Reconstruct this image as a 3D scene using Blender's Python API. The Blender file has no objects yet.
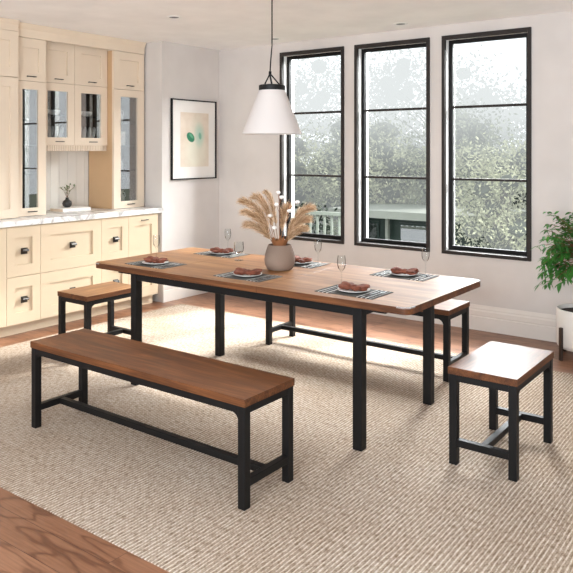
import bpy, bmesh, math, random
from mathutils import Vector, Matrix
R = random.Random(7)
PI = math.pi
COL = bpy.context.scene.collection

# ------------------------------------------------------------------ mesh helpers
class MB:
    def __init__(s):
        s.v = []; s.f = []; s.m = []; s.mi = 0
    def add(s, vs, fs):
        b = len(s.v); s.v += [tuple(v) for v in vs]
        for f in fs:
            s.f.append(tuple(b + i for i in f)); s.m.append(s.mi)
        return s
    def box(s, x0, x1, y0, y1, z0, z1):
        return s.add([(x0,y0,z0),(x1,y0,z0),(x1,y1,z0),(x0,y1,z0),(x0,y0,z1),(x1,y0,z1),(x1,y1,z1),(x0,y1,z1)],
                     [(0,3,2,1),(4,5,6,7),(0,1,5,4),(1,2,6,5),(2,3,7,6),(3,0,4,7)])
    def prism(s, poly, a, b, axis='z'):
        # poly: list of 2-D points, extruded a..b along axis
        def P(p, h):
            if axis == 'z': return (p[0], p[1], h)
            if axis == 'y': return (p[0], h, p[1])
            return (h, p[0], p[1])
        n = len(poly)
        vs = [P(p, a) for p in poly] + [P(p, b) for p in poly]
        fs = [tuple(range(n))[::-1], tuple(range(n, 2*n))] + [(i, (i+1) % n, n+(i+1) % n, n+i) for i in range(n)]
        return s.add(vs, fs)
    def lathe(s, prof, n=32, c=(0,0,0), cap0=False, cap1=False):
        vs = []; fs = []
        for r, z in prof:
            for i in range(n):
                a = 2*PI*i/n
                vs.append((c[0]+r*math.cos(a), c[1]+r*math.sin(a), c[2]+z))
        for k in range(len(prof)-1):
            for i in range(n):
                j = (i+1) % n
                fs.append((k*n+i, k*n+j, (k+1)*n+j, (k+1)*n+i))
        if cap0: fs.append(tuple(range(n))[::-1])
        if cap1: fs.append(tuple((len(prof)-1)*n+i for i in range(n)))
        return s.add(vs, fs)
    def tube(s, pts, r, n=8, caps=True):
        pts = [Vector(p) for p in pts]
        rs = r if isinstance(r, (list, tuple)) else [r]*len(pts)
        vs = []; fs = []
        up = Vector((0.13, 0.31, 0.94))
        for k, p in enumerate(pts):
            t = (pts[min(k+1, len(pts)-1)] - pts[max(k-1, 0)]).normalized()
            a = t.cross(up)
            if a.length < 1e-3: a = t.cross(Vector((1,0,0)))
            a.normalize(); b = t.cross(a)
            for i in range(n):
                q = 2*PI*i/n
                vs.append(p + (a*math.cos(q) + b*math.sin(q))*rs[k])
        for k in range(len(pts)-1):
            for i in range(n):
                j = (i+1) % n
                fs.append((k*n+i, k*n+j, (k+1)*n+j, (k+1)*n+i))
        if caps:
            fs.append(tuple(range(n))[::-1]); fs.append(tuple((len(pts)-1)*n+i for i in range(n)))
        return s.add(vs, fs)
    def build(s, name, mats, parent=None, loc=(0,0,0), smooth=False, bevel=0, seg=2):
        me = bpy.data.meshes.new(name)
        me.from_pydata(s.v, [], s.f); me.update()
        if not isinstance(mats, (list, tuple)): mats = [mats]
        for m in mats: me.materials.append(m)
        me.polygons.foreach_set('material_index', s.m)
        bm = bmesh.new(); bm.from_mesh(me); bmesh.ops.recalc_face_normals(bm, faces=bm.faces); bm.to_mesh(me); bm.free()
        if smooth:
            me.polygons.foreach_set('use_smooth', [True]*len(me.polygons))
            try: me.set_sharp_from_angle(angle=math.radians(40))
            except Exception: pass
        o = bpy.data.objects.new(name, me); COL.objects.link(o)
        o.location = loc
        if parent: o.parent = parent
        if bevel:
            b = o.modifiers.new('bevel', 'BEVEL'); b.width = bevel; b.segments = seg; b.limit_method = 'ANGLE'
        return o

def tag(o, label, cat, group=None, kind=None):
    o['label'] = label; o['category'] = cat
    if group: o['group'] = group
    if kind: o['kind'] = kind
    return o
def thing(name, label, cat, loc=(0,0,0), rz=0, group=None):
    o = bpy.data.objects.new(name, None); COL.objects.link(o)
    o.location = loc; o.rotation_euler = (0,0,rz); o.empty_display_size = .1
    return tag(o, label, cat, group)
def struct(o):
    o['kind'] = 'structure'; return o
def dup(root, loc, rz=0, label=None, group=None):
    r = root.copy(); COL.objects.link(r); r.location = loc; r.rotation_euler = (0,0,rz)
    if label: r['label'] = label
    if group: r['group'] = group
    def kids(a, b):
        for ch in list(a.children):
            c = ch.copy(); COL.objects.link(c); c.parent = b
            kids(ch, c)
    kids(root, r)
    return r

# ------------------------------------------------------------------ materials
def lin(c):
    return tuple(((x/255)/12.92 if x/255 <= .04045 else ((x/255+.055)/1.055)**2.4) for x in c) + (1,)
def base(name, rgb=(200,200,200), rough=.5, metal=0, **kw):
    m = bpy.data.materials.new(name); m.use_nodes = True
    nt = m.node_tree; b = nt.nodes['Principled BSDF']
    b.inputs['Base Color'].default_value = lin(rgb)
    b.inputs['Roughness'].default_value = rough
    b.inputs['Metallic'].default_value = metal
    for k, v in kw.items(): b.inputs[k.replace('_', ' ')].default_value = v
    return m, nt, b
def nd(nt, t, **kw):
    n = nt.nodes.new(t)
    for k, v in kw.items(): setattr(n, k, v)
    return n
def mapped(nt, scale=(1,1,1), rot=(0,0,0), coord='Object'):
    tc = nd(nt, 'ShaderNodeTexCoord'); mp = nd(nt, 'ShaderNodeMapping')
    mp.inputs['Scale'].default_value = scale; mp.inputs['Rotation'].default_value = rot
    nt.links.new(tc.outputs[coord], mp.inputs['Vector']); return mp.outputs['Vector']
def ramp(nt, fac, stops):
    r = nd(nt, 'ShaderNodeValToRGB'); e = r.color_ramp.elements
    while len(e) < len(stops): e.new(.5)
    for k, (p, c) in enumerate(stops):
        e[k].position = p; e[k].color = lin(c) if len(c) == 3 else c
    nt.links.new(fac, r.inputs['Fac']); return r.outputs['Color']
def noise(nt, vec, scale, detail=4, rough=.55, dist=0):
    n = nd(nt, 'ShaderNodeTexNoise'); n.inputs['Scale'].default_value = scale
    n.inputs['Detail'].default_value = detail; n.inputs['Roughness'].default_value = rough
    n.inputs['Distortion'].default_value = dist
    nt.links.new(vec, n.inputs['Vector']); return n.outputs['Fac']
def mixc(nt, fac, a, b, mode='MIX'):
    m = nd(nt, 'ShaderNodeMix', data_type='RGBA', blend_type=mode)
    if isinstance(fac, (int, float)): m.inputs[0].default_value = fac
    else: nt.links.new(fac, m.inputs[0])
    for s, i in ((a, 6), (b, 7)):
        if isinstance(s, tuple): m.inputs[i].default_value = s
        else: nt.links.new(s, m.inputs[i])
    return m.outputs[2]
def bump(nt, b, h, strength=.2, dist=.01):
    n = nd(nt, 'ShaderNodeBump'); n.inputs['Strength'].default_value = strength; n.inputs['Distance'].default_value = dist
    nt.links.new(h, n.inputs['Height']); nt.links.new(n.outputs['Normal'], b.inputs['Normal'])
def paint(name, rgb, rough=.6, var=.04, bmp=.03):
    m, nt, b = base(name, rgb, rough)
    v = mapped(nt); n = noise(nt, v, 2.5, 3)
    d = tuple(int(c*(1-var)) for c in rgb)
    nt.links.new(ramp(nt, n, [(.3, d), (.7, rgb)]), b.inputs['Base Color'])
    if bmp: bump(nt, b, noise(nt, v, 160, 3), bmp, .002)
    return m
def wood(name, dark, mid, light, axis='x', rough=.38, spec=.5, s=1.0):
    m, nt, b = base(name, mid, rough)
    sc = (1.1*s, 9*s, 9*s) if axis == 'x' else (9*s, 1.1*s, 9*s) if axis == 'y' else (9*s, 9*s, 1.1*s)
    v = mapped(nt, sc)
    n1 = noise(nt, v, 2.0, 8, .62, .6)
    v2 = mapped(nt, tuple(q*(1 if q < 3*s else 6) for q in sc)); n2 = noise(nt, v2, 3, 5, .6)
    c1 = ramp(nt, n1, [(.30, dark), (.5, mid), (.72, light)])
    c2 = ramp(nt, n2, [(.35, (150,140,130)), (.6, (255,255,255))])
    nt.links.new(mixc(nt, .55, c1, c2, 'MULTIPLY'), b.inputs['Base Color'])
    b.inputs['Specular IOR Level'].default_value = spec
    bump(nt, b, n2, .08, .002)
    return m
M = {}
M['wall'] = paint('wall_paint', (214,208,203), .75)
M['ceil'] = paint('ceiling_paint', (250,249,248), .8)
M['trim'] = paint('trim_paint', (228,220,212), .5)
M['white'] = paint('white_jamb', (245,245,243), .5)
M['cream'] = paint('cream_cabinet_paint', (227,210,188), .42, .03, .0)
M['base'] = paint('cream_base_cabinet_paint', (208,188,160), .5, .03, 0)
M['sideshade'] = paint('shaded_side_panel', (206,170,130), .5, .05, 0)  # cream side panel darkened to tan, its shade put into the colour
M['inside'] = paint('cabinet_interior', (92,74,60), .6)
M['board'] = paint('beadboard_paint', (232,228,220), .5)
M['black'] = paint('black_metal', (13,12,12), .5, .1)
M['black'].node_tree.nodes['Principled BSDF'].inputs['Specular IOR Level'].default_value = .25
M['sill'] = paint('dark_sill', (34,31,29), .9)
M['sill'].node_tree.nodes['Principled BSDF'].inputs['Specular IOR Level'].default_value = .1
M['frame'] = paint('window_bronze', (48,43,40), .6, .1)
M['frame'].node_tree.nodes['Principled BSDF'].inputs['Specular IOR Level'].default_value = .3
M['chrome'], _, _ = base('chrome', (205,205,205), .18, 1)
M['steel'], _, _ = base('cutlery_steel', (190,190,190), .25, 1)
M['gun'], _, _ = base('gunmetal', (70,68,66), .28, 1)
M['china'], _, _ = base('white_china', (240,238,233), .2)
M['shade'], _, _ = base('lamp_shade_linen', (206,199,194), .8)
M['soil'] = paint('potting_soil', (52,38,30), .95)
M['pot'] = paint('pot_ceramic', (226,222,216), .45)
M['legwood'] = wood('pot_leg_wood', (38,26,20), (54,38,28), (72,50,36), 'z')
M['bark'] = wood('bark', (92,58,40), (136,88,62), (168,116,84), 'z', .7, s=3)
M['top'] = wood('table_wood_lit', (124,80,44), (154,106,62), (184,138,88), 'x', .42, .6, s=1.0)  # brown wood lightened, stronger window light put into its colour
M['seat'] = wood('bench_walnut', (78,44,20), (108,64,30), (146,92,48), 'x', .42, .4, s=1.0)
M['edge'] = wood('dark_wood_edge', (70,38,18), (98,58,30), (126,78,44), 'x', .55, .3)  # darker brown wood for the side faces of tops and seats
M['vase'] = paint('vase_stoneware', (146,124,108), .9, .3, .8)
M['card'] = paint('book_cover', (238,234,228), .6)
M['darkvase'] = paint('dark_ceramic', (34,33,33), .35)

def clear(name, tint=(1,1,1,1), gloss=.12, rough=.01, fixed=None):
    m = bpy.data.materials.new(name); m.use_nodes = True; nt = m.node_tree
    nt.nodes.remove(nt.nodes['Principled BSDF']); out = nt.nodes['Material Output']
    t = nd(nt, 'ShaderNodeBsdfTransparent'); t.inputs[0].default_value = tint
    g = nd(nt, 'ShaderNodeBsdfGlossy'); g.inputs['Roughness'].default_value = rough
    lw = nd(nt, 'ShaderNodeLayerWeight'); lw.inputs[0].default_value = gloss
    mx = nd(nt, 'ShaderNodeMixShader')
    if fixed: mx.inputs[0].default_value = fixed
    else: nt.links.new(lw.outputs['Fresnel'], mx.inputs[0])
    nt.links.new(t.outputs[0], mx.inputs[1]); nt.links.new(g.outputs[0], mx.inputs[2])
    nt.links.new(mx.outputs[0], out.inputs[0]); return m
M['pane'] = clear('window_glass', (.97,.98,.98,1), .04)
M['cabglass'] = clear('cabinet_glass', (.96,.97,.97,1), .22, fixed=.22)
M['drink'] = clear('drinking_glass', (.96,.97,.97,1), .12, .02)
M['shelfglass'] = clear('shelf_glass', (.75,.82,.82,1), .4)

# marble-ish counter
m, nt, b = base('marble_counter', (232,230,226), .22); v = mapped(nt)
n = noise(nt, v, 5, 8, .6, 1.5)
nt.links.new(ramp(nt, n, [(.40, (176,174,170)), (.5, (226,224,220)), (.62, (240,239,236))]), b.inputs['Base Color']); M['marble'] = m

# plank floor, boards along X
m, nt, b = base('plank_floor', (150,98,66), .36)
v = mapped(nt)
br = nd(nt, 'ShaderNodeTexBrick'); nt.links.new(v, br.inputs['Vector'])
br.offset = .37; br.inputs['Scale'].default_value = 1; br.inputs['Brick Width'].default_value = 1.5; br.inputs['Row Height'].default_value = .14
br.inputs['Mortar Size'].default_value = .0012; br.inputs['Color1'].default_value = (0,0,0,1); br.inputs['Color2'].default_value = (1,1,1,1); br.inputs['Mortar'].default_value = (.5,.5,.5,1)
addv = nd(nt, 'ShaderNodeVectorMath', operation='MULTIPLY_ADD'); addv.inputs[1].default_value = (3.7,2.3,1)
nt.links.new(br.outputs['Color'], addv.inputs[0]); nt.links.new(v, addv.inputs[2])
st = nd(nt, 'ShaderNodeMapping'); st.inputs['Scale'].default_value = (1.3, 5.5, 1); nt.links.new(addv.outputs[0], st.inputs['Vector'])
n0 = noise(nt, st.outputs[0], 1.3, 2, .5)
mm = nd(nt, 'ShaderNodeMath', operation='MULTIPLY'); mm.inputs[1].default_value = 42; nt.links.new(n0, mm.inputs[0])
sn = nd(nt, 'ShaderNodeMath', operation='SINE'); nt.links.new(mm.outputs[0], sn.inputs[0])
st2 = nd(nt, 'ShaderNodeMapping'); st2.inputs['Scale'].default_value = (3, 60, 1); nt.links.new(addv.outputs[0], st2.inputs['Vector'])
n1 = noise(nt, st2.outputs[0], 2, 5)
cb = ramp(nt, br.outputs['Color'], [(0, (122,82,58)), (.5, (140,98,72)), (1, (160,116,88))])
cg = ramp(nt, sn.outputs[0], [(0, (255,255,255)), (.75, (236,230,226)), (1, (186,170,160))])
cf = ramp(nt, n1, [(.3, (200,190,182)), (.6, (255,255,255))])
c = mixc(nt, .8, cb, cg, 'MULTIPLY'); c = mixc(nt, .6, c, cf, 'MULTIPLY')
c = mixc(nt, br.outputs['Fac'], c, lin((70,42,28)))
nt.links.new(c, b.inputs['Base Color']); bump(nt, b, sn.outputs[0], .04, .001); M['floor'] = m

# woven rug: ribs along Y, cross-weave flecks
m, nt, b = base('woven_rug', (205,192,176), .95)
b.inputs['Specular IOR Level'].default_value = .1
v = mapped(nt, (1,1,1))
sx = nd(nt, 'ShaderNodeSeparateXYZ'); nt.links.new(v, sx.inputs[0])
def sine(src, f, ph=None):
    a = nd(nt, 'ShaderNodeMath', operation='MULTIPLY'); a.inputs[1].default_value = f; nt.links.new(src, a.inputs[0])
    o_ = a.outputs[0]
    if ph is not None:
        a2 = nd(nt, 'ShaderNodeMath', operation='ADD'); nt.links.new(o_, a2.inputs[0]); nt.links.new(ph, a2.inputs[1]); o_ = a2.outputs[0]
    q = nd(nt, 'ShaderNodeMath', operation='SINE'); nt.links.new(o_, q.inputs[0]); return q.outputs[0]
nv = noise(nt, mapped(nt, (12, 2, 1)), 1.5, 2)
nm = nd(nt, 'ShaderNodeMath', operation='MULTIPLY'); nm.inputs[1].default_value = 6; nt.links.new(nv, nm.inputs[0])
s1 = sine(sx.outputs['X'], 2*PI/.018, nm.outputs[0])
s2 = sine(sx.outputs['Y'], 2*PI/.016)
pr = nd(nt, 'ShaderNodeMath', operation='MULTIPLY'); nt.links.new(s1, pr.inputs[0]); nt.links.new(s2, pr.inputs[1])
fl = noise(nt, mapped(nt, (110, 34, 1)), 1, 2)
flc = ramp(nt, fl, [(.32, (166,150,134)), (.50, (212,201,188)), (.75, (234,228,220))])
sc1 = ramp(nt, s1, [(0, (176,164,150)), (.5, (232,226,218)), (1, (255,255,255))])
sc2 = ramp(nt, pr.outputs[0], [(0, (214,202,188)), (.6, (255,255,255))])
big = ramp(nt, noise(nt, mapped(nt, (1,1,1)), 1.2, 2), [(.35, (238,232,226)), (.65, (255,255,255))])
c = mixc(nt, .75, flc, sc1, 'MULTIPLY'); c = mixc(nt, .35, c, sc2, 'MULTIPLY'); c = mixc(nt, 1, c, big, 'MULTIPLY')
nt.links.new(c, b.inputs['Base Color']); bump(nt, b, s1, .35, .003); M['rug'] = m

# placemat: dark woven with pale stripes towards both ends (object X)
m, nt, b = base('striped_placemat', (70,70,68), .8)
v = mapped(nt); sx = nd(nt, 'ShaderNodeSeparateXYZ'); nt.links.new(v, sx.inputs[0])
s1 = sine(sx.outputs['X'], 2*PI/.026)
ab = nd(nt, 'ShaderNodeMath', operation='ABSOLUTE'); nt.links.new(sx.outputs['X'], ab.inputs[0])
gt = nd(nt, 'ShaderNodeMath', operation='GREATER_THAN'); gt.inputs[1].default_value = .075; nt.links.new(ab.outputs[0], gt.inputs[0])
lt = nd(nt, 'ShaderNodeMath', operation='LESS_THAN'); lt.inputs[1].default_value = .16; nt.links.new(ab.outputs[0], lt.inputs[0])
g2 = nd(nt, 'ShaderNodeMath', operation='MULTIPLY'); nt.links.new(gt.outputs[0], g2.inputs[0]); nt.links.new(lt.outputs[0], g2.inputs[1])
stc = ramp(nt, s1, [(.45, (34,34,34)), (.6, (188,186,180))])
nt.links.new(mixc(nt, g2.outputs[0], lin((74,73,70)), stc), b.inputs['Base Color']); M['mat'] = m

m, nt, b = base('rust_napkin', (120,66,46), .85); v = mapped(nt)
nt.links.new(ramp(nt, noise(nt, v, 30, 4), [(.3, (84,42,28)), (.7, (134,74,52))]), b.inputs['Base Color']); M['napkin'] = m

def leafmat(name, a, c, trans=.3, rough=.45):
    m, nt, b = base(name, a, rough)
    n = noise(nt, mapped(nt, (1,1,1)), 14, 2)
    nt.links.new(ramp(nt, n, [(.3, a), (.7, c)]), b.inputs['Base Color'])
    t = nd(nt, 'ShaderNodeBsdfTranslucent'); t.inputs[0].default_value = lin(c)
    mx = nd(nt, 'ShaderNodeMixShader'); mx.inputs[0].default_value = trans
    out = nt.nodes['Material Output']
    nt.links.new(b.outputs[0], mx.inputs[1]); nt.links.new(t.outputs[0], mx.inputs[2]); nt.links.new(mx.outputs[0], out.inputs[0])
    return m
M['ficus'] = leafmat('ficus_leaf', (30,84,32), (78,146,60), .3)
M['sprig'] = leafmat('sprig_leaf', (74,100,62), (120,142,96), .3)
M['pampas'] = leafmat('pampas_plume', (198,166,130), (234,210,180), .3, .9)
M['pampas_dark'] = leafmat('pampas_plume_dark', (142,106,72), (180,144,106), .3, .9)  # darker tone for a random share of the strands
M['stem'] = paint('dry_stem', (128,94,62), .8)
M['cotton'] = paint('cotton_boll', (246,242,236), .9)
M['husk'] = paint('dry_leaf', (140,88,50), .8)

# hazy outdoor foliage: haze painted as pale emission mixed into the leaves, growing with height
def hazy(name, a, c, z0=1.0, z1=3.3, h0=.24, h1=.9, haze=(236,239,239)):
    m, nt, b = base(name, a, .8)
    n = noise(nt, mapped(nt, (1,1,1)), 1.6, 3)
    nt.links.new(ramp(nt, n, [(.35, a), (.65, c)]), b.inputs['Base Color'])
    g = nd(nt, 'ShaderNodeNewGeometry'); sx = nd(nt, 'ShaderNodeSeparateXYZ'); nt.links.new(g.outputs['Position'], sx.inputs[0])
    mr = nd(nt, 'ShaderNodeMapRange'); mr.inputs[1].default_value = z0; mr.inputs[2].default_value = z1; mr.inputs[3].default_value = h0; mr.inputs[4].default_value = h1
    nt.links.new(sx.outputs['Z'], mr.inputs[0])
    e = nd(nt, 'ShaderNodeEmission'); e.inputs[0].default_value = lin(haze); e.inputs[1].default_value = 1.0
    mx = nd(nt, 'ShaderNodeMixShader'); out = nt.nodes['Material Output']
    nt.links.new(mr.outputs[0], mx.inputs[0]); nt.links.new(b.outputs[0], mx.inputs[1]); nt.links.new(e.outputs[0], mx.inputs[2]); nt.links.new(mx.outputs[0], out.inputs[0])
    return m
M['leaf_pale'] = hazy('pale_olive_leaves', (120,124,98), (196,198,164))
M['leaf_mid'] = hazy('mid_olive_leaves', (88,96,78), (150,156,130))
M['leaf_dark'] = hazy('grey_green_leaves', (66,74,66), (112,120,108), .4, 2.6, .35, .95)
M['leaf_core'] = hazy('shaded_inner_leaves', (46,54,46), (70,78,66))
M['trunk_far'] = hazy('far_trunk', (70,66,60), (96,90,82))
M['hedge'] = paint('dark_hedge_leaves', (52,66,52), .8, .3)
M['grass'] = paint('lawn', (74,84,62), .95, .2)
M['fascia'] = paint('pale_fascia', (158,162,154), .7)
M['greenwall'] = paint('dark_green_wall', (40,56,50), .4)
M['greyroof'] = paint('grey_roof', (150,156,158), .8)
M['darkwall'] = paint('dark_house_wall', (58,66,64), .8)
M['rail'] = paint('weathered_rail', (128,134,124), .8)

# ------------------------------------------------------------------ room shell
YW = 5.734; XP = -5.17; XC = -5.80; CZ = 2.59; XR = 2.2; YB = -1.6
struct(MB().box(XC-.1, XR, YB, YW+.25, -.06, 0).build('floor', M['floor']))
struct(MB().box(XC-.1, XR, YB, YW+.25, CZ, CZ+.1).build('ceiling', M['ceil']))
WIN = [(-4.333,-3.572), (-3.454,-2.690), (-2.575,-1.808)]; WZ0, WZ1 = .614, 2.495
w = MB(); y0, y1 = YW, YW+.20
w.box(XC-.1, XR, y0, y1, 0, WZ0+.02); w.box(XC-.1, XR, y0, y1, WZ1-.02, CZ)
xs = [XC-.1] + [q for a in WIN for q in (a[0]+.02, a[1]-.02)] + [XR]
for k in range(0, len(xs), 2): w.box(xs[k], xs[k+1], y0, y1, WZ0+.02, WZ1-.02)
struct(w.build('wall_back', M['wall']))
struct(MB().box(XC-.1, XC, YB, 4.895, 0, CZ).build('wall_left', M['wall']))
struct(MB().box(XC-.1, XP, 4.895, YW, 0, CZ).build('wall_picture', M['wall']))
def skirting(name, poly, a, b, axis):
    return struct(MB().prism(poly, a, b, axis).build(name, M['trim'], bevel=.002))
pf = [(0,0),(-.022,0),(-.022,.112),(-.016,.118),(-.020,.126),(-.020,.160),(-.014,.172),(-.014,.182),(-.006,.200),(-.003,.209),(0,.209)]
skirting('baseboard_back', [(YW+p[0], p[1]) for p in pf], XP+.022, XR, 'x')
skirting('baseboard_left', [(XP-p[0], p[1]) for p in pf], 4.895, YW-.0, 'y')

for k, (a, c) in enumerate(WIN):
    r = bpy.data.objects.new('window_%d' % (k+1), None); COL.objects.link(r); r.location = ((a+c)/2, YW, WZ0); struct(r)
    hw = (c-a)/2; h = WZ1-WZ0; t = .030
    m_ = MB()
    m_.box(-hw, -hw+t, -.018, .02, 0, h); m_.box(hw-t, hw, -.018, .02, 0, h)
    m_.box(-hw+t, hw-t, -.018, .02, 0, t); m_.box(-hw+t, hw-t, -.018, .02, h-t-.006, h)
    m_.build('window_casing', M['frame'], r, bevel=.003)
    j = MB(); q = hw-.02; e = .012
    j.box(-q, -q+e, .02, .195, .02, h-.02); j.box(q-e, q, .02, .195, .02, h-.02); j.box(-q+e, q-e, .02, .195, h-.032, h-.02)
    j.build('window_jamb', M['white'], r)
    MB().box(-q+e, q-e, .02, .195, .02, .032).build('window_sill', M['sill'], r)
    s_ = MB(); g = q-e; w0 = .032
    s_.box(-g, -g+w0, .065, .105, .032, h-.032); s_.box(g-w0, g, .065, .105, .032, h-.032)
    s_.box(-g+w0, g-w0, .065, .105, .032, .032+w0); s_.box(-g+w0, g-w0, .065, .105, h-.032-w0, h-.032)
    s_.build('window_sash', M['black'], r)
    for zz in (1.256, 1.880):
        MB().box(-g+w0, g-w0, .066, .098, zz-WZ0-.010, zz-WZ0+.010).build('muntin', M['frame'], r)
    MB().box(-g+w0, g-w0, .080, .084, .032+w0, h-.032-w0).build('pane', M['pane'], r)

# recessed ceiling lights
def downlight(x, y, label):
    t = thing('ceiling_light', label, 'ceiling light', (x, y, CZ), 0, 'recessed ceiling lights')
    MB().lathe([(.062,0),(.060,-.004),(.042,-.005),(.040,-.002)], 28).build('trim_ring', M['white'], t, smooth=True)
    MB().lathe([(.040,-.002),(.036,-.0005),(.001,-.0005)], 28).build('lamp_recess', M['gun'], t, smooth=True)
downlight(-4.168, 4.079, 'recessed ceiling spotlight nearest the cream cabinets')
downlight(-4.184, 5.45, 'recessed ceiling spotlight just right of the pendant lamp cord')
downlight(-2.828, 5.45, 'recessed ceiling spotlight above the middle window')

# ------------------------------------------------------------------ rug
rg = MB().box(-4.97, -.25, 1.775, 4.96, 0, .003).build('rug', M['rug'], bevel=.001)
tag(rg, 'large beige ribbed woven rug lying under the table and benches', 'rug')

def edged(o):
    o.data.materials.append(M['edge'])
    for p in o.data.polygons:
        if abs(p.normal.z) < .5: p.material_index = 1
    return o
# ------------------------------------------------------------------ table
RZ = .003
def rounded(x0, x1, y0, y1, r, n=6):
    p = []
    for cx, cy, a in ((x1-r,y0+r,-PI/2),(x1-r,y1-r,0),(x0+r,y1-r,PI/2),(x0+r,y0+r,PI)):
        for i in range(n+1):
            q = a + PI/2*i/n; p.append((cx+r*math.cos(q), cy+r*math.sin(q)))
    return p
T = thing('dining_table', 'long extending wood-top dining table on black metal legs', 'table', (-2.655, 3.475, RZ))
TX0, TX1, TY0, TY1, TZ = -1.18, 1.135, -.465, .465, .757
leaf = MB()
e1, e2 = -.62, .215
tb = MB(); rr = rounded(TX0, TX1, TY0, TY1, .045)
left = [p for p in rr if p[0] < 0]; right = [p for p in rr if p[0] > 0]
tl = sorted(left, key=lambda p: math.atan2(p[1], p[0]+.9)); 
def half(sign):
    r_ = .045; p = []
    if sign < 0:
        p.append((e1-.0008, TY1))
        for i in range(7): q = PI/2+PI/2*i/6; p.append((TX0+r_+r_*math.cos(q), TY1-r_+r_*math.sin(q)))
        for i in range(7): q = PI+PI/2*i/6; p.append((TX0+r_+r_*math.cos(q), TY0+r_+r_*math.sin(q)))
        p.append((e1-.0008, TY0))
    else:
        p.append((e2+.0008, TY0))
        for i in range(7): q = -PI/2+PI/2*i/6; p.append((TX1-r_+r_*math.cos(q), TY0+r_+r_*math.sin(q)))
        for i in range(7): q = PI/2*i/6; p.append((TX1-r_+r_*math.cos(q), TY1-r_+r_*math.sin(q)))
        p.append((e2+.0008, TY1))
    return p
edged(MB().prism(half(-1), TZ-.035, TZ).build('tabletop', M['top'], T, bevel=.0012))
edged(MB().box(e1+.0008, e2-.0008, TY0, TY1, TZ-.035, TZ).build('extension_leaf', M['top'], T, bevel=.0012))
edged(MB().prism(half(1), TZ-.035, TZ).build('tabletop', M['top'], T, bevel=.0012))
LX0, LX1, LY0, LY1, S = -.855, .855, -.425, .425, .052
for x in (LX0, LX1-S):
    for y in (LY0, LY1-S):
        MB().box(x, x+S, y, y+S, 0, TZ-.0355).build('leg', M['black'], T, bevel=.003)
ap = MB()
for y in (LY0+.004, LY1-.028): ap.box(LX0+S, LX1-S, y, y+.024, TZ-.086, TZ-.0355)
for x in (LX0+.004, LX1-.028): ap.box(x, x+.024, LY0+S, LY1-S, TZ-.086, TZ-.0355)
ap.build('apron', M['black'], T, bevel=.002)
for y in (LY0+.01, LY1-.03):
    for s_ in (-1, 1):
        x0, x1 = (LX1+.0005, LX1+.13) if s_ > 0 else (LX0-.13, LX0-.0005)
        MB().box(x0, x1, y, y+.02, TZ-.055, TZ-.0355).build('slide_rail', M['black'], T)
for sx_ in (-1, 1):
    for sy in (-1, 1):
        cx, cy = (TX0 if sx_ < 0 else TX1), (TY0 if sy < 0 else TY1)
        c_ = MB(); r0 = .045
        ox, oy = cx - sx_*r0, cy - sy*r0
        arc = [(ox+sx_*(r0+.0015)*math.cos(PI/2*i/8), oy+sy*(r0+.0015)*math.sin(PI/2*i/8)) for i in range(9)]
        inn = [(ox+sx_*(r0-.003)*math.cos(PI/2*i/8), oy+sy*(r0-.003)*math.sin(PI/2*i/8)) for i in range(9)][::-1]
        tail0 = [(cx+sx_*.0015, oy-sy*.02)]; tail1 = [(ox-sx_*.02, cy+sy*.0015)]
        poly = tail0 + arc + tail1 + [(ox-sx_*.02, cy-sy*.003)] + inn + [(cx-sx_*.003, oy-sy*.02)]
        c_.prism(poly, TZ-.006, TZ+.0012)
        c_.build('corner_guard', M['chrome'], T)['label'] = 'chrome corner guard'
TOPZ = RZ+TZ

# ------------------------------------------------------------------ benches
def make_bench(name, label, L, W, H, loc, rz, cat, group, seat='seat'):
    t = thing(name, label, cat, loc, rz, group)
    s = .038; x1 = L/2; y1 = W/2; wt = .034; zt = H-wt
    edged(MB().box(-x1-.004, x1+.004, -y1-.004, y1+.004, zt+.0004, H).build('seat', M[seat], t, bevel=.0012))
    for x in (-x1, x1-s):
        for y in (-y1, y1-s):
            MB().box(x, x+s, y, y+s, 0, zt).build('leg', M['black'], t, bevel=.002)
    a = MB()
    for y in (-y1+.002, y1-s+.004): a.box(-x1+s, x1-s, y, y+s-.006, zt-.032, zt)
    for x in (-x1+.002, x1-s+.004): a.box(x, x+s-.006, -y1+s, y1-s, zt-.032, zt)
    r = .04
    for y in (-y1+.004, y1-s+.006):
        for sg in (-1, 1):
            cx = sg*(x1-s); cz = zt-.032
            poly = [(cx, cz), (cx, cz-r)] + [(cx-sg*r+sg*r*math.cos(PI/2*i/8), cz-r+r*math.sin(PI/2*i/8)) for i in range(1, 8)] + [(cx-sg*r, cz)]
            a.prism(poly, y, y+s-.010, 'y')
    a.build('apron', M['black'], t)
    for x in (-x1+.003, x1-s+.003):
        MB().box(x, x+s-.006, -y1+s, y1-s, .088, .122).build('side_stretcher', M['black'], t, bevel=.002)
    MB().box(-x1+s-.003, x1-s+.003, -.016, .016, .089, .121).build('long_stretcher', M['black'], t, bevel=.002)
    return t
HB = .465
make_bench('bench', 'long walnut-top bench with black metal frame in front of the table', 1.507, .345, HB, (-2.646, 2.43, RZ), 0, 'bench', 'long benches')
make_bench('bench', 'long walnut-top bench behind the table, below the windows', 1.507, .345, HB, (-2.643, 4.475, RZ), 0, 'bench', 'long benches')
make_bench('short_bench', 'short square-looking walnut-top bench at the right end of the table', .56, .325, HB, (-1.235, 3.468, RZ), PI/2, 'bench', 'short benches')
make_bench('short_bench', 'short walnut-top bench at the left end of the table, by the cream cabinets', .49, .335, HB, (-4.287, 3.427, RZ), PI/2, 'bench', 'short benches', 'top')  # same wood as the other benches; lighter seat tone paints the light on it

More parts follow.
